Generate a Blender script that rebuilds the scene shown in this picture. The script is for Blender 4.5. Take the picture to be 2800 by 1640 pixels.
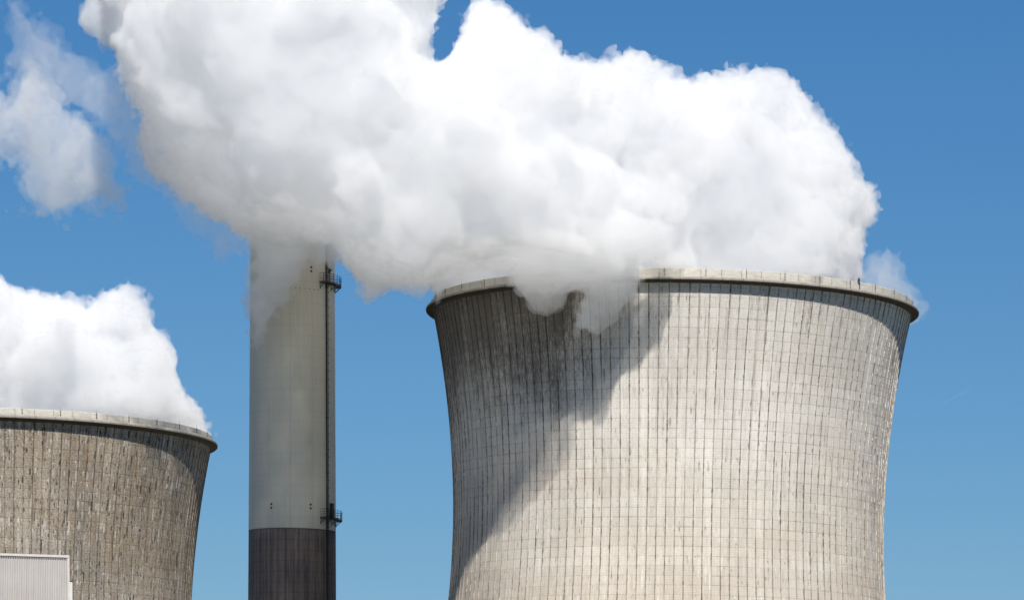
import bpy, bmesh, math, random
import numpy as np
from mathutils import Vector, Matrix

for o in list(bpy.data.objects):
    bpy.data.objects.remove(o)
sc = bpy.context.scene
COL = sc.collection
R = math.radians

# ------------------------------------------------------------------ camera
# Long lens on a level-ish view camera with a big rise, fitted to the rims, the chimney's
# axis and the hyperbolic outlines (all picture measurements are on the 2800 x 1640 frame).
IW, IH = 2800.0, 1640.0
CAM_F = 12600.0                  # focal length in picture pixels
CAM_PITCH = -0.2175446           # radians
CAM_ROLL = 0.01200               # radians
CAM_CY = 5393.7                  # row of the principal point
CAM_POS = np.array([0.0, 0.0, 2.0])
cam_data = bpy.data.cameras.new('camera')
cam = bpy.data.objects.new('camera', cam_data)
COL.objects.link(cam)
cam_data.sensor_fit = 'HORIZONTAL'
cam_data.sensor_width = 36.0
cam_data.lens = CAM_F / IW * 36.0
cam_data.shift_y = (CAM_CY - IH / 2) / IW
cam_data.clip_start = 1.0
cam_data.clip_end = 60000.0
cam.matrix_world = (Matrix.Translation(Vector(CAM_POS)) @ Matrix.Rotation(R(90) + CAM_PITCH, 4, 'X')
                    @ Matrix.Rotation(CAM_ROLL, 4, 'Z'))
sc.camera = cam


def at(u, v, Y):
    """world point on the plane y = Y seen at picture pixel (u, v)"""
    a, b = u - IW / 2, v - CAM_CY
    c, s = math.cos(CAM_ROLL), math.sin(CAM_ROLL)
    x, y = a * c + b * s, -a * s + b * c
    cp, sp = math.cos(CAM_PITCH), math.sin(CAM_PITCH)
    d = np.array([x / CAM_F, cp + sp * y / CAM_F, sp - cp * y / CAM_F])
    return CAM_POS + d * (Y / d[1])


# ------------------------------------------------------------------ sky, sun, exposure
SUN_ELEV, SUN_AZ = R(48), R(6)      # azimuth measured from straight behind the camera, + = from the right
world = bpy.data.worlds.new('World')
sc.world = world
world.use_nodes = True
wn = world.node_tree
sky = wn.nodes.new('ShaderNodeTexSky')
sky.sky_type = 'NISHITA'
sky.sun_disc = False
sky.sun_elevation = SUN_ELEV
sky.sun_rotation = math.pi - SUN_AZ
sky.altitude = 0
sky.air_density = 1.0
sky.dust_density = 0.0
sky.ozone_density = 10.0
bg = wn.nodes['Background']
bg.inputs['Strength'].default_value = 0.064
hsv = wn.nodes.new('ShaderNodeHueSaturation')      # a clear, deep, washed spring sky
hsv.inputs['Saturation'].default_value = 1.16
wn.links.new(sky.outputs['Color'], hsv.inputs['Color'])
wn.links.new(hsv.outputs['Color'], bg.inputs['Color'])

sun_data = bpy.data.lights.new('sun', 'SUN')
sun_data.energy = 4.9
sun_data.angle = R(0.53)
sun_data.color = (1.0, 0.955, 0.88)
sun = bpy.data.objects.new('sun', sun_data)
COL.objects.link(sun)
sdir = Vector((math.sin(SUN_AZ) * math.cos(SUN_ELEV), -math.cos(SUN_AZ) * math.cos(SUN_ELEV), math.sin(SUN_ELEV)))
sun.rotation_euler = sdir.to_track_quat('Z', 'Y').to_euler()
sun.location = sdir * 400

sc.view_settings.view_transform = 'Standard'
sc.view_settings.look = 'None'
sc.view_settings.exposure = 0.15
sc.view_settings.gamma = 1.0
sc.render.engine = 'CYCLES'
cy = sc.cycles
cy.max_bounces = 48
cy.diffuse_bounces = 3
cy.glossy_bounces = 2
cy.volume_bounces = 48
cy.transparent_max_bounces = 96
cy.caustics_reflective = False
cy.caustics_refractive = False
cy.use_denoising = True
try:
    cy.denoiser = 'OPENIMAGEDENOISE'
except Exception:
    pass
cy.use_adaptive_sampling = True
cy.adaptive_threshold = 0.02


# ------------------------------------------------------------------ helpers
def link_mesh(name, me, material, parent=None):
    o = bpy.data.objects.new(name, me)
    COL.objects.link(o)
    if material is not None:
        me.materials.append(material)
    if parent is not None:
        o.parent = parent
    return o


def from_arrays(name, V, F, material, parent=None, uv=None, smooth=False):
    me = bpy.data.meshes.new(name)
    V = np.asarray(V, dtype=np.float32)
    F = np.asarray(F, dtype=np.int32)
    k = F.shape[1]
    me.vertices.add(len(V))
    me.vertices.foreach_set('co', V.ravel())
    me.loops.add(F.size)
    me.loops.foreach_set('vertex_index', F.ravel())
    me.polygons.add(len(F))
    me.polygons.foreach_set('loop_start', np.arange(0, F.size, k, dtype=np.int32))
    me.polygons.foreach_set('loop_total', np.full(len(F), k, dtype=np.int32))
    if uv is not None:
        l = me.uv_layers.new(name='UVMap')
        l.data.foreach_set('uv', np.asarray(uv, dtype=np.float32).ravel())
    me.update(calc_edges=True)
    me.validate()
    me.polygons.foreach_set('use_smooth', np.full(len(me.polygons), smooth, dtype=bool))
    return link_mesh(name, me, material, parent)


def from_bm(name, bm, material, parent=None, smooth=False):
    bmesh.ops.recalc_face_normals(bm, faces=bm.faces)
    me = bpy.data.meshes.new(name)
    bm.to_mesh(me)
    bm.free()
    if smooth:
        me.polygons.foreach_set('use_smooth', np.full(len(me.polygons), True, dtype=bool))
    return link_mesh(name, me, material, parent)


def tag(o, label, cat=None, group=None, kind=None):
    o['label'] = label
    if cat:
        o['category'] = cat
    if group:
        o['group'] = group
    if kind:
        o['kind'] = kind
    return o


def empty(name, loc):
    o = bpy.data.objects.new(name, None)
    COL.objects.link(o)
    o.location = loc
    o.empty_display_size = 2
    return o


def add_box(bm, lo, hi, M=None):
    lo, hi = Vector(lo), Vector(hi)
    vs = [bm.verts.new((x, y, z)) for x in (lo.x, hi.x) for y in (lo.y, hi.y) for z in (lo.z, hi.z)]
    for f in ((0, 1, 3, 2), (4, 6, 7, 5), (0, 4, 5, 1), (2, 3, 7, 6), (0, 2, 6, 4), (1, 5, 7, 3)):
        bm.faces.new([vs[i] for i in f])
    if M is not None:
        for v in vs:
            v.co = M @ v.co


def add_bar(bm, a, b, r, n=6):
    a, b = Vector(a), Vector(b)
    d = (b - a).normalized()
    x = d.orthogonal().normalized()
    y = d.cross(x)
    ra, rb = [], []
    for i in range(n):
        t = 2 * math.pi * i / n
        q = (x * math.cos(t) + y * math.sin(t)) * r
        ra.append(bm.verts.new(a + q))
        rb.append(bm.verts.new(b + q))
    for i in range(n):
        j = (i + 1) % n
        bm.faces.new((ra[i], ra[j], rb[j], rb[i]))
    bm.faces.new(ra[::-1])
    bm.faces.new(rb)


def add_path(bm, pts, r, n=6):
    for a, b in zip(pts[:-1], pts[1:]):
        add_bar(bm, a, b, r, n)


class G:
    """tiny node-graph writer: g.math('ADD', a, b) ... values may be numbers or sockets"""
    def __init__(self, m):
        m.use_nodes = True
        self.t = m.node_tree
        self.bsdf = self.t.nodes.get('Principled BSDF')
        self.out = self.t.nodes.get('Material Output')

    def put(self, sock, val):
        if isinstance(val, bpy.types.NodeSocket):
            self.t.links.new(val, sock)
        elif isinstance(val, (tuple, list)):
            v = list(val)
            if sock.type == 'RGBA' and len(v) == 3:
                v.append(1.0)
            sock.default_value = v
        else:
            sock.default_value = val

    def math(self, op, a, b=None, c=None, clamp=False):
        n = self.t.nodes.new('ShaderNodeMath')
        n.operation = op
        n.use_clamp = clamp
        for i, x in enumerate((a, b, c)):
            if x is not None:
                self.put(n.inputs[i], x)
        return n.outputs[0]

    def mix(self, f, a, b, blend='MIX'):
        n = self.t.nodes.new('ShaderNodeMix')
        n.data_type = 'RGBA'
        n.blend_type = blend
        self.put(n.inputs['Factor'], f)
        self.put(n.inputs[6], a)
        self.put(n.inputs[7], b)
        return n.outputs[2]

    def ramp(self, f, lo, hi, a=0.0, b=1.0, smooth=True):
        n = self.t.nodes.new('ShaderNodeMapRange')
        n.interpolation_type = 'SMOOTHSTEP' if smooth else 'LINEAR'
        self.put(n.inputs[0], f)
        for i, x in enumerate((lo, hi, a, b)):
            self.put(n.inputs[i + 1], x)
        return n.outputs[0]

    def vec(self, x, y, z=0.0):
        n = self.t.nodes.new('ShaderNodeCombineXYZ')
        for i, k in enumerate((x, y, z)):
            self.put(n.inputs[i], k)
        return n.outputs[0]

    def sep(self, v):
        n = self.t.nodes.new('ShaderNodeSeparateXYZ')
        self.put(n.inputs[0], v)
        return n.outputs

    def noise(self, v, scale=1.0, detail=3.0, rough=0.55, distortion=0.0):
        n = self.t.nodes.new('ShaderNodeTexNoise')
        self.put(n.inputs['Vector'], v)
        n.inputs['Scale'].default_value = scale
        n.inputs['Detail'].default_value = detail
        n.inputs['Roughness'].default_value = rough
        n.inputs['Distortion'].default_value = distortion
        return n.outputs['Fac']

    def white(self, v):
        n = self.t.nodes.new('ShaderNodeTexWhiteNoise')
        n.noise_dimensions = '3D'
        self.put(n.inputs['Vector'], v)
        return n.outputs['Value']

    def coord(self, which='UV'):
        n = self.t.nodes.new('ShaderNodeTexCoord')
        return n.outputs[which]

    def bump(self, h, dist=0.05, strength=0.6):
        n = self.t.nodes.new('ShaderNodeBump')
        n.inputs['Strength'].default_value = strength
        n.inputs['Distance'].default_value = dist
        self.put(n.inputs['Height'], h)
        self.t.links.new(n.outputs[0], self.bsdf.inputs['Normal'])


def plain(name, col, rough=0.7, metal=0.0, var=0.12, scale=1.5):
    m = bpy.data.materials.new(name)
    g = G(m)
    n = g.noise(g.coord('Object'), scale, 4)
    f = g.ramp(n, 0.25, 0.75, 1 - var, 1 + var)
    g.put(g.bsdf.inputs['Base Color'], g.mix(1.0, col, g.vec(f, f, f), 'MULTIPLY'))
    g.bsdf.inputs['Roughness'].default_value = rough
    g.bsdf.inputs['Metallic'].default_value = metal
    return m


# ------------------------------------------------------------------ materials
def concrete_shell(name, light, warm, dark, lift_seed, old=False, ribs=152):
    """weathered slip-formed concrete; UV = (meridional panel number, lift number)"""
    m = bpy.data.materials.new(name)
    g = G(m)
    uv = g.sep(g.coord('UV'))
    u, v = uv[0], uv[1]
    fu, fv = g.math('FLOOR', u), g.math('FLOOR', v)
    xu, xv = g.math('FRACT', u), g.math('FRACT', v)
    # slow cloudy variation between two concretes
    big = g.noise(g.vec(g.math('MULTIPLY', u, 0.05), g.math('MULTIPLY', v, 0.09), lift_seed), 1.0, 4, 0.6)
    beige = g.ramp(big, 0.36, 0.68) if old else g.math('MULTIPLY', g.ramp(g.math('ADD', g.math('MULTIPLY', v, 0.02), big), 1.05, 1.75, 1.0, 0.0), 0.95)
    col = g.mix(beige, light, warm)
    # every lift and every panel poured a little differently
    lf = g.ramp(g.white(g.vec(3.1, fv, lift_seed)), 0, 1, 0.955, 1.03, False)
    pf = g.ramp(g.white(g.vec(fu, fv, lift_seed + 7)), 0, 1, 0.95 if old else 0.975, 1.04 if old else 1.02, False)
    hb = g.math('MULTIPLY', g.math('FLOOR', g.math('MULTIPLY', u, 2.0)), 1.0)
    pf2 = g.ramp(g.white(g.vec(hb, fv, lift_seed + 17)), 0, 1, 0.97, 1.03, False)
    f = g.math('MULTIPLY', g.math('MULTIPLY', lf, pf), pf2)
    # board marks and fine grain
    grain = g.noise(g.vec(g.math('MULTIPLY', u, 3.0), g.math('MULTIPLY', v, 9.0), 2.0), 1.0, 3, 0.7)
    f = g.math('MULTIPLY', f, g.ramp(grain, 0.25, 0.75, 0.84 if old else 0.91, 1.16 if old else 1.07))
    vgrain = g.noise(g.vec(g.math('MULTIPLY', u, 9.0), g.math('MULTIPLY', v, 1.3), 5.0), 1.0, 3, 0.7)
    f = g.math('MULTIPLY', f, g.ramp(vgrain, 0.3, 0.72, 0.86 if old else 0.93, 1.14 if old else 1.05))
    # horizontal lift joints: broken dark lines
    dj = g.math('MINIMUM', xv, g.math('SUBTRACT', 1.0, xv))
    jn = g.noise(g.vec(g.math('MULTIPLY', u, 0.7), g.math('MULTIPLY', fv, 3.7), 9.0), 1.0, 3, 0.7)
    jb = g.noise(g.vec(g.math('MULTIPLY', u, 0.09), g.math('MULTIPLY', fv, 5.3), 19.0), 1.0, 2, 0.6)
    joint = g.math('MULTIPLY', g.math('MULTIPLY', g.ramp(dj, 0.035, 0.085, 1, 0), g.ramp(jn, 0.35, 0.65, 0.05, 0.42 if old else 0.34)), g.ramp(jb, 0.40, 0.62, 0.12, 1.0))
    db = g.math('PINGPONG', g.math('MULTIPLY', v, 4.0), 0.5)
    joint2 = g.math('MULTIPLY', g.ramp(db, 0.05, 0.16, 1, 0), g.ramp(jn, 0.3, 0.7, 0.10, 0.02))
    f = g.math('MULTIPLY', f, g.math('SUBTRACT', 1.0, g.math('MAXIMUM', joint, joint2)))
    # formwork-tie dots along the joints
    du = g.math('PINGPONG', g.math('MULTIPLY', u, 3.0), 0.5)
    dot = g.math('MULTIPLY', g.ramp(du, 0.03, 0.13, 1, 0), g.ramp(dj, 0.04, 0.12, 1, 0))
    f = g.math('MULTIPLY', f, g.math('SUBTRACT', 1.0, g.math('MULTIPLY', dot, 0.22)))
    col = g.mix(1.0, col, g.vec(f, f, f), 'MULTIPLY')
    # long washed streaks
    st = g.noise(g.vec(g.math('MULTIPLY', u, 2.6), g.math('MULTIPLY', v, 0.10), 11.0 + lift_seed), 1.0, 4, 0.65)
    high = g.ramp(v, 38.0, 66.0)
    smk = g.math('MULTIPLY', g.ramp(st, 0.56, 0.74), g.ramp(high, 0, 1, 0.30, 0.75))
    col = g.mix(smk, col, dark)
    # drips and runs: narrow columns that start and stop along the height
    def runs(cols, seed, thr, soft, tint, amt, stretch):
        wv = g.math('MULTIPLY', g.math('SUBTRACT', g.noise(g.vec(g.math('MULTIPLY', u, 1.5), g.math('MULTIPLY', v, 0.8), seed), 1.0, 2, 0.6), 0.5), 0.35)
        uc = g.math('MULTIPLY', g.math('ADD', u, g.math('DIVIDE', wv, cols)), cols)
        cu_ = g.math('FLOOR', uc)
        xc = g.math('ABSOLUTE', g.math('SUBTRACT', g.math('FRACT', uc), 0.5))
        n = g.noise(g.vec(g.math('MULTIPLY', cu_, 13.7), g.math('MULTIPLY', v, stretch), seed), 1.0, 3, 0.62)
        n = g.math('ADD', n, g.math('MULTIPLY', g.math('SUBTRACT', xv, 0.5), 0.05))
        n = g.math('SUBTRACT', n, g.math('MULTIPLY', xc, 0.16))
        return tint, g.math('MULTIPLY', g.ramp(n, thr, thr + soft), amt)
    if old:
        lst = ((3.0, 31.0, 0.535, 0.08, (0.52, 0.495, 0.45), 0.62, 0.30), (5.0, 41.0, 0.565, 0.05, (0.60, 0.57, 0.53), 0.70, 0.42),
               (4.0, 71.0, 0.53, 0.09, (0.15, 0.12, 0.095), 0.60, 0.20), (5.0, 21.0, 0.575, 0.035, (0.045, 0.038, 0.034), 0.88, 0.42), (7.0, 51.0, 0.585, 0.035, (0.06, 0.05, 0.04), 0.8, 0.65))
    else:
        lst = ((5.0, 21.0, 0.605, 0.07, (0.15, 0.125, 0.10), 0.60, 0.26), (6.0, 51.0, 0.62, 0.05, (0.17, 0.14, 0.115), 0.55, 0.7),
               (4.0, 31.0, 0.55, 0.12, (0.76, 0.74, 0.71), 0.55, 0.20), (3.0, 61.0, 0.55, 0.12, (0.40, 0.34, 0.275), 0.42, 0.14))
    wz = g.noise(g.vec(g.math('MULTIPLY', u, 0.16), g.math('MULTIPLY', v, 0.045), 33.0 + lift_seed), 1.0, 5, 0.65)
    wf = g.ramp(wz, 0.3, 0.7, 0.80 if old else 0.90, 1.16 if old else 1.05)
    col = g.mix(1.0, col, g.vec(wf, wf, wf), 'MULTIPLY')
    ws = g.noise(g.vec(g.math('MULTIPLY', u, 1.9), g.math('MULTIPLY', v, 0.03), 43.0 + lift_seed), 1.0, 4, 0.7)
    wf = g.ramp(ws, 0.3, 0.7, 0.82 if old else 0.93, 1.14 if old else 1.04)
    col = g.mix(1.0, col, g.vec(wf, wf, wf), 'MULTIPLY')
    for a in lst:
        tint, mk = runs(*a)
        col = g.mix(mk, col, tint)
    if old:
        rust = g.noise(g.vec(g.math('MULTIPLY', u, 0.8), g.math('MULTIPLY', v, 0.07), 77.0), 1.0, 4, 0.65)
        col = g.mix(g.ramp(rust, 0.52, 0.72, 0.0, 0.5), col, (0.30, 0.215, 0.13))
        mott = g.noise(g.vec(g.math('MULTIPLY', u, 5.0), g.math('MULTIPLY', v, 5.5), 13.0), 1.0, 4, 0.75)
        mf = g.ramp(mott, 0.3, 0.7, 0.68, 1.28)
        col = g.mix(1.0, col, g.vec(mf, mf, mf), 'MULTIPLY')
    # the ribs on the panel borders: stained dark, rusty or mossy along stretches
    dr = g.math('MINIMUM', xu, g.math('SUBTRACT', 1.0, xu))
    ru = g.math('FLOOR', g.math('ADD', u, 0.5))
    rn = g.noise(g.vec(g.math('MULTIPLY', ru, 17.3), g.math('MULTIPLY', v, 0.11), 3.0), 1.0, 3, 0.7)
    rn2 = g.noise(g.vec(g.math('MULTIPLY', ru, 7.9), g.math('MULTIPLY', v, 0.22), 30.0), 1.0, 3, 0.7)
    dash = g.noise(g.vec(g.math('MULTIPLY', ru, 5.7), g.math('MULTIPLY', v, 2.4), 70.0), 1.0, 2, 0.7)
    amt = g.math('MULTIPLY', g.ramp(rn, 0.32, 0.64, 0.22, 1.0), g.ramp(dash, 0.3, 0.6, 0.4 if old else 0.65, 1.0))
    wob = g.ramp(g.noise(g.vec(g.math('MULTIPLY', u, 2.0), g.math('MULTIPLY', v, 1.2), 8.0), 1.0, 3, 0.7), 0.35, 0.7, 0.6, 1.5)
    ribm = g.math('MULTIPLY', g.ramp(g.math('DIVIDE', dr, wob), 0.038, 0.078, 1.0, 0.0), amt)
    ribc = g.mix(g.ramp(rn2, 0.45, 0.62), (0.055, 0.048, 0.042) if old else (0.12, 0.10, 0.082), (0.20, 0.15, 0.105) if not old else (0.12, 0.09, 0.065))
    halo = g.math('MULTIPLY', g.ramp(dr, 0.0, 0.22, 1.0, 0.0), g.ramp(rn2, 0.45, 0.68, 0.0, 0.22))
    col = g.mix(halo, col, (0.30, 0.22, 0.14))
    col = g.mix(ribm, col, ribc)
    if not old:
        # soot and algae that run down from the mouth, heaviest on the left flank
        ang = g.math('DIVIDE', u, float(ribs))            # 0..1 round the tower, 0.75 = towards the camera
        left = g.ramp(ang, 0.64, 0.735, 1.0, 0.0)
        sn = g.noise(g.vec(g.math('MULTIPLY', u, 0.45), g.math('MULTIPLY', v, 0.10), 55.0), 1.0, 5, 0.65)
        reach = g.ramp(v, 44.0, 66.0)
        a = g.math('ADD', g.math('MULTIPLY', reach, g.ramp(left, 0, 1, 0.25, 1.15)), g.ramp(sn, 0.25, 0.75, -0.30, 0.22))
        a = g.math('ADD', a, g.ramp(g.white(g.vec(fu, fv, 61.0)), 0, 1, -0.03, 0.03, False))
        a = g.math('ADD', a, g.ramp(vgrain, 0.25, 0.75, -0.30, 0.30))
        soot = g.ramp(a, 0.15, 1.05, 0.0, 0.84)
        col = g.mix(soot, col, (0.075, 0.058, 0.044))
        # scabs of spalled concrete low down
        sp = g.noise(g.vec(g.math('MULTIPLY', u, 1.3), g.math('MULTIPLY', v, 1.0), 90.0), 1.0, 4, 0.6)
        col = g.mix(g.ramp(sp, 0.735, 0.755, 0.0, 0.6), col, (0.19, 0.15, 0.11))
    g.put(g.bsdf.inputs['Base Color'], col)
    g.bsdf.inputs['Roughness'].default_value = 0.9
    g.bsdf.inputs['Specular IOR Level'].default_value = 0.2
    hgt = g.math('SUBTRACT', g.math('MULTIPLY', grain, 0.5), g.math('MULTIPLY', g.ramp(dj, 0.03, 0.09, 1, 0), 0.25))
    g.bump(hgt, 0.06, 0.5)
    return m


def concrete_ring(name, base, grime):
    """parapet and lip: cast in segments, weather-stained"""
    m = bpy.data.materials.new(name)
    g = G(m)
    uv = g.sep(g.coord('UV'))
    u, v = uv[0], uv[1]
    seg = g.math('MULTIPLY', u, 0.25)
    n = g.noise(g.vec(g.math('MULTIPLY', u, 0.6), g.math('MULTIPLY', v, 2.0), 1.0), 1.0, 5, 0.65)
    n2 = g.noise(g.vec(g.math('MULTIPLY', u, 1.1), g.math('MULTIPLY', v, 11.0), 4.0), 1.0, 4, 0.7)
    col = g.mix(g.ramp(n, 0.4, 0.72, 0, 0.35), base, grime)
    f = g.ramp(n2, 0.3, 0.7, 0.86, 1.07)
    f = g.math('MULTIPLY', f, g.ramp(g.white(g.vec(g.math('FLOOR', seg), 1.0, 2.0)), 0, 1, 0.95, 1.03, False))
    ds = g.math('PINGPONG', seg, 0.5)
    f = g.math('MULTIPLY', f, g.ramp(ds, 0.008, 0.03, 0.55, 1.0))
    col = g.mix(1.0, col, g.vec(f, f, f), 'MULTIPLY')
    g.put(g.bsdf.inputs['Base Color'], col)
    g.bsdf.inputs['Roughness'].default_value = 0.9
    g.bsdf.inputs['Specular IOR Level'].default_value = 0.2
    g.bump(n2, 0.04, 0.4)
    return m


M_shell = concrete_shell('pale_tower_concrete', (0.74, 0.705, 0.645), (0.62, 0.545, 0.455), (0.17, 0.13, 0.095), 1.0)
M_shell_old = concrete_shell('brown_tower_concrete', (0.36, 0.315, 0.26), (0.36, 0.29, 0.215), (0.12, 0.10, 0.083), 23.0, True)
M_ring = concrete_ring('parapet_concrete', (0.60, 0.57, 0.50), (0.24, 0.20, 0.155))
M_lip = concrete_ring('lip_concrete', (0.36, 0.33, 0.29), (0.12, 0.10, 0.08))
M_lip_under = concrete_ring('dark_lip_concrete', (0.11, 0.095, 0.08), (0.035, 0.03, 0.027))  # much darker tone for the underside of the lip
M_inside = plain('tower_inside_concrete', (0.28, 0.27, 0.25), 0.9)
M_steel = plain('dark_painted_steel', (0.035, 0.037, 0.04), 0.55, 0.0, 0.2)
M_rod = plain('rod_steel', (0.10, 0.095, 0.09), 0.5, 0.3)
M_lamp = plain('lamp_housing', (0.03, 0.03, 0.032), 0.5)
M_ground = bpy.data.materials.new('ground_gravel_and_grass')
g = G(M_ground)
gn = g.noise(g.coord('Object'), 0.02, 6, 0.6)
g.put(g.bsdf.inputs['Base Color'], g.mix(g.ramp(gn, 0.42, 0.6), (0.16, 0.142, 0.115), (0.085, 0.095, 0.05)))
g.bsdf.inputs['Roughness'].default_value = 0.95


# ------------------------------------------------------------------ ground
bm = bmesh.new()
bmesh.ops.create_grid(bm, x_segments=60, y_segments=60, size=15000)
ground = from_bm('ground', bm, M_ground)
ground['kind'] = 'structure'


# ------------------------------------------------------------------ cooling towers
def lathe(profile, n, uvu=1.0, closed=False):
    """profile: list of (r, z) -> verts, quads, per-loop uv (u in units of 1/n*uvu, v = running metres)"""
    P = np.array(profile)
    k = len(P)
    t = np.arange(n) * 2 * np.pi / n
    V = np.stack([P[:, 0][:, None] * np.cos(t), P[:, 0][:, None] * np.sin(t), np.repeat(P[:, 1][:, None], n, 1)], -1).reshape(-1, 3)
    s = np.concatenate([[0], np.cumsum(np.hypot(*np.diff(P, axis=0).T))])
    F, UV = [], []
    rows = range(k) if closed else range(k - 1)
    for i in rows:
        i2 = (i + 1) % k
        s2 = s[i2] if i2 else s[-1] + np.hypot(*(P[0] - P[-1]))
        j = np.arange(n)
        j2 = (j + 1) % n
        F.append(np.stack([i * n + j, i * n + j2, i2 * n + j2, i2 * n + j], -1))
        ua, ub = j / n * uvu, (j + 1) / n * uvu
        UV.append(np.stack([np.stack([ua, np.full(n, s[i])], -1), np.stack([ub, np.full(n, s[i])], -1),
                            np.stack([ub, np.full(n, s2)], -1), np.stack([ua, np.full(n, s2)], -1)], 1))
    return V, np.concatenate(F), np.concatenate(UV).reshape(-1, 2)


def cooling_tower(Xc, Yc, r0, z0, c, z_nose, R_nose, N, rib_d, rib_w, lift, shell_mat, label, n_rods, rod_phase):
    t = empty('cooling_tower', (Xc, Yc, 0))
    tag(t, label, 'cooling tower', 'concrete cooling towers')
    rad = lambda z: r0 * np.sqrt(1 + ((z - z0) / c) ** 2)
    z_top = z_nose + 0.15
    z_bot = 7.0
    # ---- outer shell with meridional ribs
    nz = int((z_top - z_bot) / (lift / 2)) + 1
    zs = np.linspace(z_bot, z_top, nz)
    hw = rib_w / 2 / (2 * np.pi * r0 / N)        # half rib width in panel units
    offs = [-hw, -hw * 0.8, hw * 0.8, hw, 0.27, 0.5, 0.73]
    lift_out = [0, rib_d, rib_d, 0, 0, 0, 0]
    cu = (np.arange(N)[:, None] + np.array(offs)[None]).ravel()
    co = np.tile(np.array(lift_out), N)
    nc = len(cu)
    ang = cu / N * 2 * np.pi
    rr = rad(zs)[:, None] + co[None]
    V = np.stack([rr * np.cos(ang), rr * np.sin(ang), np.repeat(zs[:, None], nc, 1)], -1).reshape(-1, 3)
    i, j = np.meshgrid(np.arange(nz - 1), np.arange(nc), indexing='ij')
    i, j = i.ravel(), j.ravel()
    j2 = (j + 1) % nc
    F = np.stack([i * nc + j, i * nc + j2, (i + 1) * nc + j2, (i + 1) * nc + j], -1)
    ua = cu[j]
    ub = np.where(j2 == 0, cu[0] + N, cu[j2])
    lv = (zs - z_bot) / lift
    UV = np.stack([np.stack([ua, lv[i]], -1), np.stack([ub, lv[i]], -1), np.stack([ub, lv[i + 1]], -1), np.stack([ua, lv[i + 1]], -1)], 1)
    UV[..., 0] = np.mod(UV[..., 0], N * 4)
    from_arrays('shell', V, F, shell_mat, t, UV.reshape(-1, 2), False)
    # ---- the foot of the tower
    rf = float(rad(z_bot))
    Vb, Fb, _ = lathe([(rf + 0.9, 0.0), (rf + 0.9, 1.2), (rf + 0.35, 1.5), (rf + 0.30, z_bot - 0.4), (rf + 0.05, z_bot + 0.02), (rf - 0.3, z_bot + 0.02)], 152)
    from_arrays('base_wall', Vb, Fb, M_inside, t)
    # ---- inside of the shell
    zi = np.linspace(z_bot, z_top, 60)
    Vi, Fi, _ = lathe([(rad(z) - 0.45, z) for z in zi][::-1], 128)
    from_arrays('inner_wall', Vi, Fi, M_inside, t, None, True)
    # ---- parapet and lip (lathe profiles)
    rs = float(rad(z_nose)) 
    rp = R_nose - 0.95 * R_nose / 35.52
    U = 304
    q = (R_nose / 35.52) ** 1.6
    Vp, Fp, UVp = lathe([(rp - 0.42, z_nose + 0.28), (rp, z_nose + 0.28), (rp + 0.02, z_nose + 0.7 * q), (rp, z_nose + 1.32 * q), (rp - 0.04, z_nose + 1.38 * q),
                         (rp - 0.38, z_nose + 1.38 * q), (rp - 0.42, z_nose + 1.32 * q)], U, U, True)
    from_arrays('parapet', Vp, Fp, M_ring, t, UVp)
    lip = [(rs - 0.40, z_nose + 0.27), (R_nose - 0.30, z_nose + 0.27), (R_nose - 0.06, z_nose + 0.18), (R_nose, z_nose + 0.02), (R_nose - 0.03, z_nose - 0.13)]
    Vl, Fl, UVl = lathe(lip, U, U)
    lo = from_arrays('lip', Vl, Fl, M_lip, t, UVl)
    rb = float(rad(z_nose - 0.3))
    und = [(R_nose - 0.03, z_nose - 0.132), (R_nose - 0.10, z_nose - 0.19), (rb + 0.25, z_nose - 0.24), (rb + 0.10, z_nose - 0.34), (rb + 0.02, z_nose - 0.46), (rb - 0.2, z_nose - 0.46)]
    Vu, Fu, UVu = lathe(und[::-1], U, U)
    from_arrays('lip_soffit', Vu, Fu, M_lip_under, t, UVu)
    # ---- lightning rods clamped to the parapet
    rod_me = None
    for k in range(n_rods):
        a = rod_phase + 2 * math.pi * k / n_rods
        if math.sin(a) > 0.35:
            continue
        if rod_me is None:
            bm = bmesh.new()
            add_bar(bm, (0, 0, -0.95), (0, 0, 0.22), 0.022, 6)
            add_bar(bm, (0, 0, 0.22), (0, 0, 0.50), 0.014, 5)
            for zz in (-0.8, -0.35, 0.0):
                add_box(bm, (-0.07, -0.05, zz - 0.05), (0.07, 0.05, zz + 0.05))
            o = from_bm('lightning_rod', bm, M_rod, t)
            rod_me = o.data
        else:
            o = bpy.data.objects.new('lightning_rod', rod_me)
            COL.objects.link(o)
            o.parent = t
        o.location = ((rp + 0.07) * math.cos(a), (rp + 0.07) * math.sin(a), z_nose + 1.25 * q)
        o.rotation_euler = (0, 0, a)
    return t


def tower_lamp(t, Xc, Yc, R_p, z_nose, a):
    bm = bmesh.new()
    add_bar(bm, (0, 0, -0.9), (0, 0, 0.25), 0.05)
    add_bar(bm, (0, 0, 0.25), (-0.22, 0, 0.45), 0.05)
    bmesh.ops.create_cone(bm, segments=10, radius1=0.20, radius2=0.16, depth=0.34, cap_ends=True, matrix=Matrix.Translation((-0.22, 0, 0.62)))
    bmesh.ops.create_uvsphere(bm, u_segments=10, v_segments=6, radius=0.15, matrix=Matrix.Translation((-0.22, 0, 0.8)))
    o = from_bm('aviation_lamp', bm, M_lamp, t)
    o.location = ((R_p + 0.12) * math.cos(a), (R_p + 0.12) * math.sin(a), z_nose + 0.95)
    o.rotation_euler = (0, 0, a + math.pi / 2)
    return o


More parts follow.
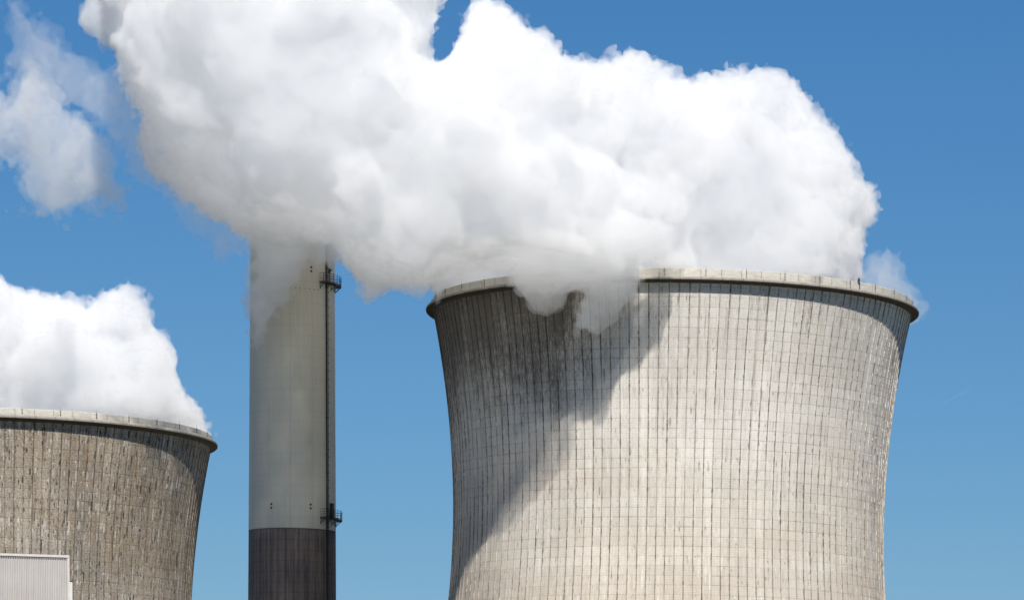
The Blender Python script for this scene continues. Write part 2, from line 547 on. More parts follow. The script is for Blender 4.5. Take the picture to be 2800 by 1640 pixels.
TX, TY, TR, TZ = 20.1855, 700.0, 35.48, 92.42
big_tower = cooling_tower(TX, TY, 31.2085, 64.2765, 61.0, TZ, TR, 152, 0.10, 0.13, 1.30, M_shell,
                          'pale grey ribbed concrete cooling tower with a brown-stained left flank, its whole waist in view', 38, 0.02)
tower_lamp(big_tower, TX, TY, TR - 0.95, TZ, R(-43))
TY2 = 620.0
K2 = TY2 / 731.0
TX2, TR2 = at(-47, 1215, TY2)[0], 35.52 * K2
TZ2 = at(600, 1215, TY2)[2]
old_tower = cooling_tower(TX2, TY2, 31.2 * K2, TZ2 - 29.5 * K2, 62.5 * K2, TZ2, TR2, 152, 0.06, 0.10, 1.38 * K2, M_shell_old,
                          'darker brown concrete cooling tower with lime runs and black drips, behind the corrugated building', 38, 0.03)


# ------------------------------------------------------------------ chimney
def px_m(Y):
    """metres per picture pixel (horizontal) on the plane y = Y near the chimney"""
    return at(801, 1000, Y)[0] - at(800, 1000, Y)[0]


CY_ = 717.0
CH = at(799.6, 1000, CY_)
k_ch = px_m(CY_)
z_at = lambda v: at(799.6, v, CY_)[2]
z640, z1640 = z_at(640), z_at(1640)
r_ch = lambda z: k_ch * (114.2 + (z640 - z) / (z640 - z1640) * 7.4)
z_band, z_ctop = z_at(1452), z_at(470)

M_paint = bpy.data.materials.new('grey_green_chimney_paint')
g = G(M_paint)
uv = g.sep(g.coord('UV'))
n1 = g.noise(g.vec(g.math('MULTIPLY', uv[0], 0.22), g.math('MULTIPLY', uv[1], 0.02), 1.0), 1.0, 4, 0.6)
n2 = g.noise(g.vec(g.math('MULTIPLY', uv[0], 1.4), g.math('MULTIPLY', uv[1], 0.35), 6.0), 1.0, 4, 0.7)
f = g.math('MULTIPLY', g.ramp(n1, 0.3, 0.7, 0.94, 1.03), g.ramp(n2, 0.3, 0.7, 0.965, 1.03))
jl = g.math('PINGPONG', g.math('MULTIPLY', uv[1], 1.0 / 1.5), 0.5)
f = g.math('MULTIPLY', f, g.ramp(jl, 0.02, 0.05, 0.93, 1.0))
vl = g.math('PINGPONG', g.math('DIVIDE', uv[0], 8.0), 0.5)
f = g.math('MULTIPLY', f, g.ramp(vl, 0.006, 0.02, 0.86, 1.0))
topg = g.math('ADD', g.ramp(uv[1], 45.0, 66.0, 0.0, 0.55), g.ramp(n1, 0.3, 0.7, -0.25, 0.25))
colp = g.mix(g.ramp(topg, 0.1, 0.7, 0, 0.6), (0.73, 0.675, 0.545), (0.50, 0.455, 0.365))
g.put(g.bsdf.inputs['Base Color'], g.mix(1.0, colp, g.vec(f, f, f), 'MULTIPLY'))
g.bsdf.inputs['Roughness'].default_value = 0.55
g.bsdf.inputs['Specular IOR Level'].default_value = 0.35

M_dark = bpy.data.materials.new('dark_brown_chimney_paint')
g = G(M_dark)
uv = g.sep(g.coord('UV'))
n1 = g.noise(g.vec(g.math('MULTIPLY', uv[0], 1.1), g.math('MULTIPLY', uv[1], 0.03), 1.0), 1.0, 4, 0.7)
n2 = g.noise(g.vec(g.math('MULTIPLY', uv[0], 2.0), g.math('MULTIPLY', uv[1], 0.5), 6.0), 1.0, 4, 0.7)
f = g.math('MULTIPLY', g.ramp(n1, 0.3, 0.7, 0.55, 1.3), g.ramp(n2, 0.3, 0.7, 0.8, 1.2))
jl = g.math('PINGPONG', g.math('MULTIPLY', uv[1], 1.0 / 1.5), 0.5)
f = g.math('MULTIPLY', f, g.ramp(jl, 0.02, 0.06, 0.8, 1.0))
g.put(g.bsdf.inputs['Base Color'], g.mix(1.0, (0.195, 0.148, 0.122), g.vec(f, f, f), 'MULTIPLY'))
g.bsdf.inputs['Roughness'].default_value = 0.75

chimney = empty('chimney', (CH[0], CY_, 0))
tag(chimney, 'tall grey-green concrete chimney with a dark brown lower shaft, its top lost in steam', 'chimney')
NS = 96
zs = np.linspace(z_band, z_ctop, 40)
prof = [(r_ch(z), z) for z in zs] + [(r_ch(z_ctop) - 0.4, z_ctop), (r_ch(z_ctop) - 0.4, z_ctop - 8)]
Vc, Fc, UVc = lathe(prof, NS, NS)
from_arrays('painted_shaft', Vc, Fc, M_paint, chimney, UVc, True)
zs = np.linspace(0, z_band - 0.02, 40)
Vc, Fc, UVc = lathe([(r_ch(z) - 0.012, z) for z in zs] + [(r_ch(z_band) - 0.3, z_band - 0.02)], NS, NS)
from_arrays('dark_shaft', Vc, Fc, M_dark, chimney, UVc, True)


def cyl(a_deg, r, z):
    """local point of the chimney: angle from the camera-facing side towards the right"""
    a = R(a_deg)
    return Vector((r * math.sin(a), -r * math.cos(a), z))


LA = 54.5
bm = bmesh.new()
z0, z1 = 1.0, z_at(600)
for da in (-0.19, 0.19):
    dd = math.degrees(da / r_ch(z0 + 60))
    zz = np.linspace(z0, z1, 24)
    add_path(bm, [cyl(LA + dd, r_ch(z) + 0.22, z) for z in zz], 0.045, 5)
z = z0
while z < z1:
    dd = math.degrees(0.19 / r_ch(z))
    add_bar(bm, cyl(LA - dd, r_ch(z) + 0.22, z), cyl(LA + dd, r_ch(z) + 0.22, z), 0.022, 4)
    z += 0.42
z = z0
while z < z1:
    for da in (-0.19, 0.19):
        dd = math.degrees(da / r_ch(z))
        add_bar(bm, cyl(LA + dd, r_ch(z) - 0.05, z), cyl(LA + dd, r_ch(z) + 0.22, z), 0.03, 4)
    z += 2.6
# back-guard hoops and their straps
z = z0 + 2
hoop = lambda z: [cyl(LA + math.degrees(0.22 * math.sin(t) / r_ch(z)), r_ch(z) + 0.24 + 0.36 * math.cos(t) ** 0.6 if math.cos(t) > 0 else r_ch(z) + 0.24, z)
                  for t in np.linspace(-math.pi / 2, math.pi / 2, 7)]
while z < z1:
    add_path(bm, hoop(z), 0.02, 4)
    z += 1.1
from_bm('ladder', bm, M_steel, chimney)
bm = bmesh.new()
zz = np.linspace(z0, z1, 24)
for z_a, z_b in zip(zz[:-1], zz[1:]):
    add_bar(bm, cyl(LA, r_ch(z_a) + 0.07, z_a), cyl(LA, r_ch(z_b) + 0.07, z_b), 0.13, 6)
from_bm('cable_duct', bm, M_steel, chimney)


def platform(v_deck, cabinet):
    z = z_at(v_deck)
    r = r_ch(z)
    a0, a1, w = 42.0, 104.0, 0.98
    n = 14
    A = np.linspace(a0, a1, n)
    p = empty('platform', (0, 0, 0))
    p.parent = chimney
    bm = bmesh.new()
    ring = []
    for a in A:
        ring.append([bm.verts.new(cyl(a, rr, zz)) for rr, zz in ((r - 0.02, z), (r + w, z), (r + w, z - 0.16), (r - 0.02, z - 0.16))])
    for q, s_ in zip(ring[:-1], ring[1:]):
        for i in range(4):
            bm.faces.new((q[i], q[(i + 1) % 4], s_[(i + 1) % 4], s_[i]))
    bm.faces.new(ring[0][::-1])
    bm.faces.new(ring[-1])
    from_bm('deck', bm, M_steel, p)
    bm = bmesh.new()
    for h in (0.12, 0.45, 0.80, 1.15):
        add_path(bm, [cyl(a0, r, z + h)] + [cyl(a, r + w - 0.04, z + h) for a in A] + [cyl(a1, r, z + h)], 0.032, 5)
    for a in np.linspace(a0, a1, 8):
        add_bar(bm, cyl(a, r + w - 0.04, z - 0.05), cyl(a, r + w - 0.04, z + 1.17), 0.035, 5)
    from_bm('railing', bm, M_steel, p)
    for a in np.linspace(a0 + 1, a1 - 1, 6):
        bm = bmesh.new()
        add_bar(bm, cyl(a, r + w - 0.1, z - 0.12), cyl(a, r - 0.03, z - 0.95), 0.05, 5)
        add_bar(bm, cyl(a, r + 0.03, z - 0.14), cyl(a, r + 0.03, z - 1.02), 0.05, 5)
        from_bm('bracket', bm, M_steel, p)
    if cabinet:
        bm = bmesh.new()
        M = Matrix.Translation(cyl(61, r + 0.42, z)) @ Matrix.Rotation(R(61), 4, 'Z')
        add_box(bm, (-0.29, -0.2, 0), (0.29, 0.2, 2.1), M)
        bmesh.ops.bevel(bm, geom=list(bm.edges), offset=0.03, segments=1, affect='EDGES')
        from_bm('cabinet', bm, M_steel, p)
    else:
        bm = bmesh.new()
        M = Matrix.Translation(cyl(60, r + 0.3, z)) @ Matrix.Rotation(R(60), 4, 'Z')
        add_box(bm, (-0.2, -0.15, 1.35), (0.2, 0.15, 1.95), M)
        add_box(bm, (-0.04, -0.04, 0), (0.04, 0.04, 1.4), M)
        from_bm('junction_box', bm, M_steel, p)
        bm = bmesh.new()
        bmesh.ops.create_uvsphere(bm, u_segments=12, v_segments=8, radius=0.13, matrix=Matrix.Translation(cyl(58, r + 0.62, z + 1.42)))
        bmesh.ops.create_cone(bm, segments=10, radius1=0.1, radius2=0.1, depth=0.2, cap_ends=True, matrix=Matrix.Translation(cyl(58, r + 0.62, z + 1.25)))
        from_bm('beacon', bm, plain('white_beacon_glass', (0.75, 0.73, 0.68), 0.3), p)


platform(781, False)
platform(1420, True)
for (pu, pv) in ((855, 750), (748, 1393), (855, 1393)):
    a = math.degrees(math.asin((pu - 799.6) * k_ch / r_ch(z_at(pv))))
    z = z_at(pv)
    M = Matrix.Translation(cyl(a, r_ch(z), z)) @ Matrix.Rotation(R(a), 4, 'Z')
    for dz in (-0.27, 0.27):
        bm = bmesh.new()
        add_box(bm, (-0.13, -0.07, dz - 0.13), (0.13, 0.06, dz + 0.13), M)
        from_bm('vent', bm, M_steel, chimney)
for k in range(-6, 7):
    a = k * 6.6
    z = z_at(804)
    bm = bmesh.new()
    M = Matrix.Translation(cyl(a, r_ch(z), z)) @ Matrix.Rotation(R(a), 4, 'Z')
    add_box(bm, (-0.06, -0.05, -0.06), (0.06, 0.05, 0.06), M)
    from_bm('anchor_bolt', bm, M_steel, chimney)

# ------------------------------------------------------------------ corrugated building
BY = 520.0
c0 = at(188, 1517, BY)
top_z = c0[2]
M_clad = bpy.data.materials.new('light_grey_cladding')
g = G(M_clad)
ob = g.sep(g.coord('Object'))
n1 = g.noise(g.vec(g.math('MULTIPLY', ob[0], 3.0), 0.0, g.math('MULTIPLY', ob[2], 0.12)), 1.0, 3, 0.6)
n2 = g.noise(g.coord('Object'), 0.35, 4, 0.6)
f = g.math('MULTIPLY', g.ramp(n1, 0.3, 0.7, 0.93, 1.05), g.ramp(n2, 0.3, 0.7, 0.95, 1.04))
g.put(g.bsdf.inputs['Base Color'], g.mix(1.0, (0.50, 0.475, 0.455), g.vec(f, f, f), 'MULTIPLY'))
g.bsdf.inputs['Roughness'].default_value = 0.5
g.bsdf.inputs['Specular IOR Level'].default_value = 0.3
M_trim = plain('pale_trim_sheet', (0.62, 0.565, 0.53), 0.5, 0.0, 0.06)
M_annex = plain('white_duct_sheet', (0.66, 0.655, 0.64), 0.5, 0.0, 0.06)
bld = empty('corrugated_building', (c0[0], BY, 0))
bld.rotation_euler = (0, 0, R(13))
tag(bld, 'light grey building clad in vertical corrugated sheet with a pale coping', 'building')
BW, BD, pitch = 26.0, 18.0, 0.1885
bm = bmesh.new()
ht = top_z - 0.26
prof = []
x = 0.0
while x > -BW:
    prof += [(x, 0.0), (x - pitch * 0.38, 0.0), (x - pitch * 0.44, 0.17), (x - pitch * 0.94, 0.17)]
    x -= pitch
prof.append((x, 0.0))
lo = [bm.verts.new((px, py, 0)) for px, py in prof]
hi = [bm.verts.new((px, py, ht)) for px, py in prof]
for i in range(len(prof) - 1):
    bm.faces.new((lo[i], hi[i], hi[i + 1], lo[i + 1]))
xb = prof[-1][0]
bl = [bm.verts.new(q) for q in ((xb, BD, 0), (0, BD, 0))]
bh = [bm.verts.new(q) for q in ((xb, BD, ht), (0, BD, ht))]
bm.faces.new((lo[-1], hi[-1], bh[0], bl[0]))
bm.faces.new((bl[0], bh[0], bh[1], bl[1]))
bm.faces.new((bl[1], bh[1], hi[0], lo[0]))
from_bm('cladding', bm, M_clad, bld)
bm = bmesh.new()
add_box(bm, (xb - 0.1, -0.07, top_z - 0.25), (0.07, BD + 0.1, top_z))
from_bm('coping', bm, M_trim, bld)
bm = bmesh.new()
add_box(bm, (-0.16, -0.035, 0), (0.06, -0.003, top_z - 0.252))
add_box(bm, (0.003, -0.002, 0), (0.06, 0.3, top_z - 0.252))
from_bm('corner_trim', bm, M_trim, bld)
z_an = at(194, 1586, BY)[2]
bm = bmesh.new()
add_box(bm, (0.065, 0.25, 0), (0.40, 3.2, z_an - 0.09))
from_bm('side_duct', bm, M_annex, bld)
bm = bmesh.new()
add_box(bm, (0.063, 0.21, z_an - 0.088), (0.44, 3.24, z_an))
from_bm('duct_cap', bm, M_steel, bld)


# ------------------------------------------------------------------ steam
import openvdb


def steam_material(name, density, veil, aniso=0.0, color=(1.0, 1.0, 1.0)):
    """scattering water droplets; a faint broken-up skin on the boundary stands for the wisps too fine to mesh"""
    m = bpy.data.materials.new(name)
    m.use_nodes = True
    t = m.node_tree
    t.nodes.remove(t.nodes['Principled BSDF'])
    out = t.nodes['Material Output']
    vs = t.nodes.new('ShaderNodeVolumeScatter')
    vs.inputs['Color'].default_value = (*color, 1)
    vs.inputs['Density'].default_value = density
    vs.inputs['Anisotropy'].default_value = aniso
    t.links.new(vs.outputs[0], out.inputs['Volume'])
    if veil > 0:
        tr = t.nodes.new('ShaderNodeBsdfTransparent')
        di = t.nodes.new('ShaderNodeBsdfTranslucent')
        di.inputs['Color'].default_value = (0.9, 0.9, 0.9, 1)
        mx = t.nodes.new('ShaderNodeMixShader')
        mx.inputs[0].default_value = veil
        t.links.new(tr.outputs[0], mx.inputs[1])
        t.links.new(di.outputs[0], mx.inputs[2])
        t.links.new(mx.outputs[0], out.inputs['Surface'])
    return m


def lerp_matrix(n_out, n_in, pos):
    """cubic-smooth interpolation matrix from a lattice to positions (in lattice cells)"""
    i = np.clip(np.floor(pos).astype(int), 0, n_in - 2)
    f = np.clip(pos - i, 0, 1)
    f = f * f * (3 - 2 * f)
    M = np.zeros((n_out, n_in), np.float32)
    M[np.arange(n_out), i] = 1 - f
    M[np.arange(n_out), i + 1] = f
    return M


def value_noise(shape, h, lam, rng):
    """smooth lattice noise, wavelength lam metres on a grid of voxel h, values about -1..1"""
    mats, dims = [], []
    for n in shape:
        pos = np.arange(n) * h / (lam * 0.5)
        pos = pos + rng.random() * 0.9
        k = int(pos[-1]) + 3
        mats.append(lerp_matrix(n, k, pos))
        dims.append(k)
    a = rng.uniform(-1, 1, dims).astype(np.float32)
    a = np.tensordot(mats[0], a, (1, 0))
    a = np.tensordot(mats[1], a, (1, 1)).transpose(1, 0, 2)
    a = np.tensordot(a, mats[2].T, (2, 0))
    return a


def poly_dist(PX, PZ, poly):
    """signed distance (inside positive) of grid points to a polygon in the x-z plane"""
    d2 = np.full(PX.shape, 1e9)
    inside = np.zeros(PX.shape, bool)
    n = len(poly)
    for i in range(n):
        ax, az = poly[i]
        bx, bz = poly[(i + 1) % n]
        ex, ez = bx - ax, bz - az
        wx, wz = PX - ax, PZ - az
        t = np.clip((wx * ex + wz * ez) / (ex * ex + ez * ez + 1e-9), 0, 1)
        d2 = np.minimum(d2, (wx - t * ex) ** 2 + (wz - t * ez) ** 2)
        if az != bz:
            cond = ((az > PZ) != (bz > PZ)) & (PX < (bx - ax) * (PZ - az) / (bz - az) + ax)
            inside ^= cond
    d = np.sqrt(d2)
    return np.where(inside, d, -d)


class Cloud:
    """a signed distance field on a grid: positive inside"""
    def __init__(self, lo, hi, h, seed):
        self.lo = np.array(lo, float)
        self.h = h
        self.n = tuple(int(math.ceil((b - a) / h)) + 1 for a, b in zip(lo, hi))
        self.F = np.full(self.n, -1e3, np.float32)
        self.rng = np.random.default_rng(seed)
        self.ax = [self.lo[k] + np.arange(self.n[k]) * h for k in range(3)]

    def body(self, poly_world, Yref, Yc, Rm, p=2.6, shrink=0.0):
        """a plump body whose outline from the viewpoint is the polygon (given on the plane y = Yref)"""
        k0, k1 = Yref / self.ax[1][-1], Yref / self.ax[1][0]
        zc = CAM_POS[2]
        self.gx = np.arange(self.ax[0][0] * (k1 if self.ax[0][0] < 0 else k0) - 1, self.ax[0][-1] * (k1 if self.ax[0][-1] > 0 else k0) + 1, self.h)
        self.gz = np.arange(zc + (self.ax[2][0] - zc) * k0 - 1, zc + (self.ax[2][-1] - zc) * k1 + 1, self.h)
        X, Z = np.meshgrid(self.gx, self.gz, indexing='ij')
        self.dm = (poly_dist(X, Z, poly_world) - shrink).astype(np.float32)
        self.Yref = Yref
        self.near = np.empty(self.n, np.float16)      # 1 along the outline, falling off inwards
        yc = Yc(self.ax[0])
        for j, y in enumerate(self.ax[1]):
            k = Yref / y
            i_ = np.clip(np.rint((self.ax[0] * k - self.gx[0]) / self.h).astype(int), 0, len(self.gx) - 1)
            j_ = np.clip(np.rint((zc + (self.ax[2] - zc) * k - self.gz[0]) / self.h).astype(int), 0, len(self.gz) - 1)
            d = self.dm[np.ix_(i_, j_)]
            self.near[:, j, :] = np.exp(-np.maximum(d, 0) / 5.0)
            q = np.maximum(Rm - d, 0)
            dy = np.abs(y - yc)[:, None]
            self.F[:, j, :] = Rm - (q ** p + dy ** p) ** (1 / p)

    def edge(self, x, y, z):
        k = self.Yref / y
        i = int(np.clip((x * k - self.gx[0]) / self.h, 0, len(self.gx) - 1))
        j = int(np.clip((CAM_POS[2] + (z - CAM_POS[2]) * k - self.gz[0]) / self.h, 0, len(self.gz) - 1))
        return float(self.dm[i, j])

    def stamp(self, c, r, blend=0.0):
        m = r + 1.5
        a = [max(0, int((c[k] - m - self.lo[k]) / self.h)) for k in range(3)]
        b = [min(self.n[k], int((c[k] + m - self.lo[k]) / self.h) + 2) for k in range(3)]
        if any(a[k] >= b[k] for k in range(3)):
            return
        x, y, z = (self.ax[k][a[k]:b[k]] - c[k] for k in range(3))
        D = (r - np.sqrt(x[:, None, None] ** 2 + y[None, :, None] ** 2 + z[None, None, :] ** 2)).astype(np.float32)
        S = self.F[a[0]:b[0], a[1]:b[1], a[2]:b[2]]
        if blend > 0:
            e = np.clip(0.5 + 0.5 * (D - S) / blend, 0, 1)
            S[...] = S * (1 - e) + D * e + blend * e * (1 - e)
        else:
            np.maximum(S, D, out=S)

    def noise(self, lam, amp, mask=None, billow=False):
        n = value_noise(self.n, self.h, lam, self.rng)
        if billow:
            n = 0.5 - 1.6 * np.abs(n)
        self.F += (n * amp if mask is None else n * amp * mask).astype(np.float32)

    def mesh(self, name, iso, material, parent=None, hollow=None):
        G0 = self.F - iso
        if hollow is not None:
            G0 = np.minimum(G0, hollow)
        g_ = openvdb.FloatGrid(1e3)
        F = -G0
        for k in range(3):               # closed at the grid's own border
            s0 = [slice(None)] * 3
            s0[k] = 0
            F[tuple(s0)] = 1.0
            s0[k] = -1
            F[tuple(s0)] = 1.0
        g_.copyFromArray(np.ascontiguousarray(np.clip(F, -3, 3)))
        P, Q = g_.convertToQuads(isovalue=0.0)
        P = P * self.h + self.lo
        return from_arrays(name, P, Q, material, parent, None, True)


def world_poly(px, Y):
    return [tuple(at(u, v, Y)[[0, 2]]) for u, v in px]


# ---- the great plume of the pale tower (outline measured on the photograph, carried past the frame)
PLUME = [(2332, 1010), (2330, 764), (2336, 700), (2346, 655), (2378, 622), (2403, 567), (2378, 517), (2322, 505), (2317, 428), (2255, 350), (2194, 283),
         (2139, 217), (2067, 200), (1989, 211), (1900, 232), (1856, 250), (1822, 211), (1767, 172), (1700, 150), (1644, 172), (1600, 205),
         (1556, 178), (1500, 133), (1433, 100), (1400, 44), (1344, 6), (1300, 4), (1282, 44), (1258, 100), (1222, 175), (1180, 205), (1150, 165),
         (1170, 78), (1190, 0), (1235, -120), (1190, -300), (1000, -460), (700, -500), (430, -420), (250, -260), (262, -40), (285, 60), (318, 140), (338, 205), (372, 270),
         (400, 333), (386, 411), (444, 478), (522, 544), (605, 604), (689, 640), (800, 650), (922, 648), (950, 715), (1010, 770), (1060, 765),
         (1111, 758), (1167, 780), (1215, 800), (1240, 1010)]
YC = lambda u: np.interp(u, [300, 900, 1300, 1500, 1650, 1750, 1900, 2150, 2400], [683, 682, 683, 689, 693, 694, 699, 706, 706])
ys_ = np.array([YC(u) for u in np.linspace(-800, 2800, 73)])
xs_ = np.array([at(u, 600, YC(u))[0] for u in np.linspace(-800, 2800, 73)])


def puffs(cl, poly, YCX, Rm, z_min, n_big, n_edge, seed_r, gens, front=0.75):
    """big turrets on the flanks, puffs on the turrets, puffs on the puffs: all kept within the outline"""
    rng = cl.rng
    xw, zw = [p[0] for p in poly], [p[1] for p in poly]
    level, tries = [], 0
    while len(level) < n_big and tries < 9000:
        tries += 1
        x, z = rng.uniform(min(xw), max(xw)), rng.uniform(z_min, max(zw))
        r = rng.uniform(*seed_r)
        side = -1 if rng.random() < front else 1
        d = cl.edge(x, YCX(x) + side * Rm * 0.8, z)
        if d < r * 0.85:
            continue
        q = max(0.0, Rm - d)
        half = max(Rm ** 2.6 - q ** 2.6, 0) ** (1 / 2.6)
        y = YCX(x) + side * (half - r * rng.uniform(0.15, 0.7))
        if cl.edge(x, y, z) < r * 0.8:
            continue
        level.append((x, y, z, r))
    edge, tries = [], 0
    while len(edge) < n_edge and tries < 60000:
        tries += 1
        x, z = rng.uniform(min(xw), max(xw)), rng.uniform(z_min, max(zw))
        r = rng.uniform(1.6, 5.0)
        y = YCX(x) + rng.uniform(-1, 1) * Rm * 0.6
        d = cl.edge(x, y, z)
        if r * 0.7 < d < r * 1.05:
            edge.append((x, y, z, r))
    allb = level + edge
    for cur, (num, lo_, hi_, keep), (num2, lo2, hi2, keep2) in ((level, *gens), (edge, (9, 0.32, 0.55, 0.7), (7, 0.34, 0.55, 0.5))):
        for nn, a, b, kp in ((num, lo_, hi_, keep), (num2, lo2, hi2, keep2)):
            nxt = []
            for (x, y, z, r) in cur:
                for _ in range(nn):
                    v_ = rng.normal(size=3)
                    v_ /= np.linalg.norm(v_)
                    r2 = r * rng.uniform(a, b)
                    if r2 < 0.6:
                        continue
                    x2, y2, z2 = x + v_[0] * r * 0.9, y + v_[1] * r * 0.9, z + v_[2] * r * 0.9
                    if cl.edge(x2, y2, z2) < r2 * kp:
                        continue
                    nxt.append((x2, y2, z2, r2))
            allb = allb + nxt
            cur = nxt
    for (x, y, z, r) in allb:
        cl.stamp((x, y, z), r, min(3.5, 0.34 * r))


def keep_off_tower(cl, Xc, Yc, Rn, zn, slack=0.0):
    """no steam in front of the shell below the rim: only in the mouth, above it or (slack) beside it"""
    x, y, z = cl.ax[0][:, None, None] - Xc, cl.ax[1][None, :, None] - Yc, cl.ax[2][None, None, :]
    rr = np.sqrt(x * x + y * y)
    floor = zn + 1.9 - np.clip((np.abs(x) - (Rn - 3.0)) * 1.3, 0, slack)
    mouth = Rn - 2.6 - rr - np.clip((zn - z) * 0.25, 0, 3)
    np.minimum(cl.F, np.maximum(mouth, z - floor).astype(np.float32), out=cl.F)


def hard_clear(cl, Xc, Yc, Rn, zn):
    """nothing may touch the ring of concrete or the wall below it"""
    x, y, z = cl.ax[0][:, None, None] - Xc, cl.ax[1][None, :, None] - Yc, cl.ax[2][None, None, :]
    rr = np.sqrt(x * x + y * y)
    inner = Rn - 2.3 - np.clip((zn - z) * 0.2, 0, 3)
    outer = Rn + 0.12 - np.clip((zn - 0.8 - z) * 2.0, 0, 1.5) - np.clip((zn - z) * 0.17, 0, 3)
    np.minimum(cl.F, np.maximum(np.maximum(inner - rr, rr - outer), z - (zn + 1.42)).astype(np.float32), out=cl.F)


RM = 29.0
HV = 0.45
YCX = lambda X: np.interp(X, xs_, ys_)
pw = world_poly(PLUME, 690.0)
xw, zw = [p[0] for p in pw], [p[1] for p in pw]
cl = Cloud((min(xw) - 3, 640, TZ - 11), (max(xw) + 3, 740, max(zw) + 3), HV, 11)
cl.body(pw, 690.0, YCX, RM, 2.6, 0.8)
puffs(cl, pw, YCX, RM, TZ - 3, 120, 420, (5, 13), ((7, 0.30, 0.5, 0.8), (3, 0.34, 0.5, 0.6)))
keep_off_tower(cl, TX, TY, TR, TZ, 9.0)
# the lobe that slumps over the near rim
for (u, v, r, dy) in ((1450, 748, 2.6, 0), (1490, 768, 2.7, 0), (1475, 802, 1.6, 0), (1440, 782, 1.4, 0), (1522, 784, 1.7, 0), (1550, 762, 1.7, 0), (1420, 748, 1.5, 0), (1500, 815, 0.9, 0.2),
                     (1722, 743, 2.1, 0), (1692, 764, 2.5, -0.4), (1664, 786, 2.3, -0.8), (1642, 806, 2.1, -1.0), (1626, 832, 1.9, -1.0), (1612, 856, 2.0, -1.0), (1596, 872, 1.4, -0.8), (1640, 858, 1.2, -0.8), (1626, 880, 1.3, -0.8), (1598, 842, 1.1, -0.8),
                     (1585, 736, 2.3, 0), (1625, 742, 2.5, 0), (1560, 738, 2.0, 0),
                     (1745, 662, 3.0, -4.5), (1795, 668, 2.6, -4.0), (1690, 668, 3.2, -6), (1640, 672, 3.2, -7.0), (1500, 715, 4.5, -1), (1600, 700, 5, -1), (1680, 705, 4, 0)):  # forward bulges; the higher ones added to cast shadow on the shell
    p = at(u, v, 662)
    y_lip = TY - math.sqrt(max(TR ** 2 - (p[0] - TX) ** 2, 1))
    yy = y_lip - r * 0.75 - 0.3 + dy
    p = at(u, v, yy)
    cl.stamp(p, r, 0.8)
    for _ in range(10):
        v_ = cl.rng.normal(size=3)
        v_ /= np.linalg.norm(v_)
        cl.stamp(p + v_ * r * 0.85, r * cl.rng.uniform(0.25, 0.5), 0.4)
F0 = cl.F.copy()
mk = 0.40 + 0.75 * cl.near
cl.noise(9.0, 1.1)
cl.noise(4.0, 1.0, mk)
cl.noise(2.4, 1.0, mk, True)
cl.noise(1.4, 1.0, mk)
hard_clear(cl, TX, TY, TR, TZ)
SKIN = 2.2
M_steam = steam_material('thick_steam', 0.32, 0.02, 0.0, (0.994, 0.994, 0.994))
M_core = steam_material('inner_steam', 0.027, 0.0, 0.0, (0.994, 0.994, 0.994))
plume = cl.mesh('steam_plume', 0.0, M_steam, None, SKIN - F0)
cl.F = F0
cl.mesh('inner_steam', SKIN - 0.6, M_core, plume)
tag(plume, 'huge white steam plume pouring from the pale tower and drifting left over the chimney', 'steam plume', 'steam plumes from the towers')

# ---- the plume of the brown tower
LEFT = [(560, 1330), (578, 1190), (533, 1128), (489, 1078), (461, 1022), (478, 978), (445, 930), (411, 900), (383, 822), (345, 791), (278, 800), (239, 839), (189, 809), (150, 818), (111, 828),
        (60, 812), (33, 805), (5, 772), (-60, 700), (-200, 620), (-420, 560), (-650, 640), (-700, 900), (-640, 1330)]
YL = lambda u: np.full_like(np.asarray(u, float), TY2)
pw = world_poly(LEFT, TY2)
xw, zw = [p[0] for p in pw], [p[1] for p in pw]
cl = Cloud((min(xw) - 3, TY2 - 35, TZ2 - 6), (max(xw) + 3, TY2 + 35, max(zw) + 3), 0.40, 5)
cl.body(pw, TY2, YL, 25.0, 2.6, 1.1)
puffs(cl, pw, YL, 25.0, TZ2 - 2, 50, 260, (4, 9), ((6, 0.3, 0.5, 0.8), (4, 0.34, 0.5, 0.6)))
keep_off_tower(cl, TX2, TY2, TR2, TZ2)
F0 = cl.F.copy()
cl.noise(7.0, 0.9)
cl.noise(3.5, 0.8)
cl.noise(2.0, 0.8, billow=True)
cl.noise(1.2, 0.8)
hard_clear(cl, TX2, TY2, TR2, TZ2)
plume2 = cl.mesh('steam_plume', 0.0, M_steam, None, SKIN - F0)
cl.F = F0
cl.mesh('inner_steam', SKIN - 0.6, M_core, plume2)
tag(plume2, 'bright white steam plume billowing out of the darker brown tower', 'steam plume', 'steam plumes from the towers')


# ---- thin torn scraps of steam
def wisp(px, Y, Rm, seed, mat, amps, h=0.42, parent=None, name='steam_wisp', stretch=None):
    pw = world_poly(px, Y)
    xw, zw = [p[0] for p in pw], [p[1] for p in pw]
    c = Cloud((min(xw) - 3, Y - Rm - 3, min(zw) - 3), (max(xw) + 3, Y + Rm + 3, max(zw) + 3), h, seed)
    c.body(pw, Y, lambda x: np.full_like(np.asarray(x, float), Y), Rm, 2.0)
    for lam, amp in amps:
        c.noise(lam, amp)
    return c.mesh(name, 0.0, mat, parent)


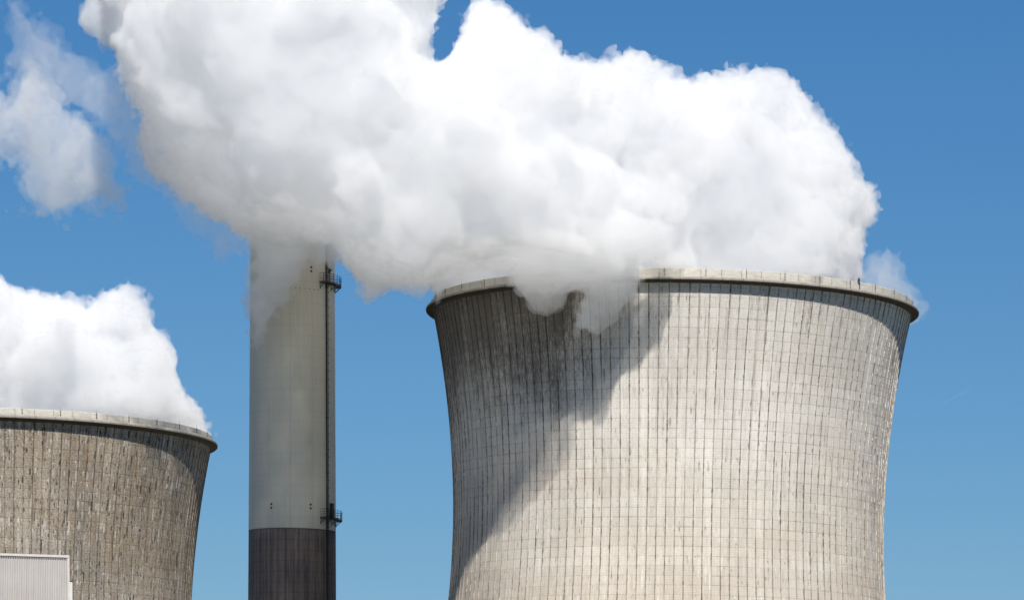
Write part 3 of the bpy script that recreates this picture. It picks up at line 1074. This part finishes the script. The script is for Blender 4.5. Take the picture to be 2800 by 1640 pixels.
M_wisp = steam_material('thin_steam', 0.10, 0.004)
M_faint = steam_material('faint_steam', 0.050, 0.002)
M_tail = steam_material('trailing_steam', 0.25, 0.006)
ragged = ((14, 2.2), (7, 2.2), (3.5, 1.5), (1.8, 1.2), (1.0, 0.8))
w1 = wisp([(-180, 235), (0, 228), (50, 200), (95, 170), (118, 225), (165, 290), (225, 330), (270, 395), (310, 480), (320, 550), (255, 575), (205, 575), (150, 605), (100, 560),
           (62, 500), (52, 445), (0, 440), (-180, 450)], 694, 6.0, 21, M_wisp, ((12, 2.4), (6, 2.6), (3.2, 2.0), (1.7, 1.5), (0.95, 0.9)), 0.34)
tag(w1, 'small torn white scrap of steam drifting alone at the far left edge', 'steam wisp', 'loose scraps of steam')
w2 = wisp([(40, 20), (110, 90), (190, 190), (260, 215), (340, 180), (395, 300), (420, 400), (520, 510), (660, 620), (690, 660), (600, 690), (540, 640), (470, 560), (380, 440), (300, 370),
           (215, 330), (150, 260), (60, 140)], 672, 7.0, 22, M_faint, ragged)
tag(w2, 'faint greyish veil of thin steam beside the left flank of the great plume', 'steam wisp', 'loose scraps of steam')
w3 = wisp([(2335, 830), (2352, 745), (2395, 715), (2430, 690), (2455, 725), (2478, 770), (2515, 800), (2520, 840), (2480, 880), (2400, 880)], 712, 4.5, 23, M_wisp,
          ((8, 1.4), (4, 1.4), (2, 1.0), (1.0, 0.5)))
tag(w3, 'thin pale puff of steam rising behind the right end of the pale tower rim', 'steam wisp', 'loose scraps of steam')
wisp([(676, 610), (684, 760), (678, 850), (684, 930), (700, 965), (716, 935), (730, 870), (760, 830), (790, 790), (815, 720), (850, 690), (872, 720), (900, 690), (935, 700), (940, 610)], CY_ - 11.0, 3.2, 24, M_tail,
     ((9, 1.0), (4.5, 1.5), (2.2, 1.2), (1.1, 0.7)), 0.36, plume, 'trailing_wisp')
wisp([(246, -60), (243, 40), (262, 90), (300, 140), (320, 190), (352, 215), (400, 120), (430, -60)], 716, 6.0, 26, M_tail,
     ((12, 1.5), (6, 1.2), (3, 1.0), (1.5, 0.6)), 0.42, plume, 'trailing_wisp')
wisp([(900, 640), (935, 720), (955, 780), (1000, 825), (1035, 825), (1060, 790), (1110, 790), (1160, 805), (1180, 780), (1200, 700)], 668, 5.0, 25, M_tail,
     ((10, 1.4), (5, 1.6), (2.5, 1.2), (1.2, 0.6)), 0.42, plume, 'trailing_wisp')

# ---- a short faint vapour trail high in the sky
M_trail = steam_material('vapour_trail_ice', 0.010, 0.002)
pa, pb = at(2572, 1106, 9000), at(2664, 1056, 9000)
bm = bmesh.new()
n = 24
rings = []
dirv = Vector(pb - pa).normalized()
sx = dirv.cross(Vector((0, 1, 0))).normalized()
sy = dirv.cross(sx)
for i in range(n + 1):
    t_ = i / n
    rad_ = (0.15 + 2.2 * math.sin(math.pi * min(1, t_ * 1.15 + 0.02)) ** 0.6 * (0.8 + 0.2 * math.sin(9 * t_)) + 2.0 * t_) * (1 - 0.95 * max(0, t_ - 0.85) / 0.15)
    q = Vector(pa) + (Vector(pb) - Vector(pa)) * t_
    rings.append([bm.verts.new(q + (sx * math.cos(a) + sy * math.sin(a)) * rad_) for a in np.linspace(0, 2 * math.pi, 10, endpoint=False)])
for q, s_ in zip(rings[:-1], rings[1:]):
    for i in range(10):
        bm.faces.new((q[i], q[(i + 1) % 10], s_[(i + 1) % 10], s_[i]))
bm.faces.new(rings[0][::-1])
bm.faces.new(rings[-1])
trail = from_bm('vapour_trail', bm, M_trail, None, True)
tag(trail, 'short faint white vapour trail slanting in the clear blue sky', 'vapour trail')
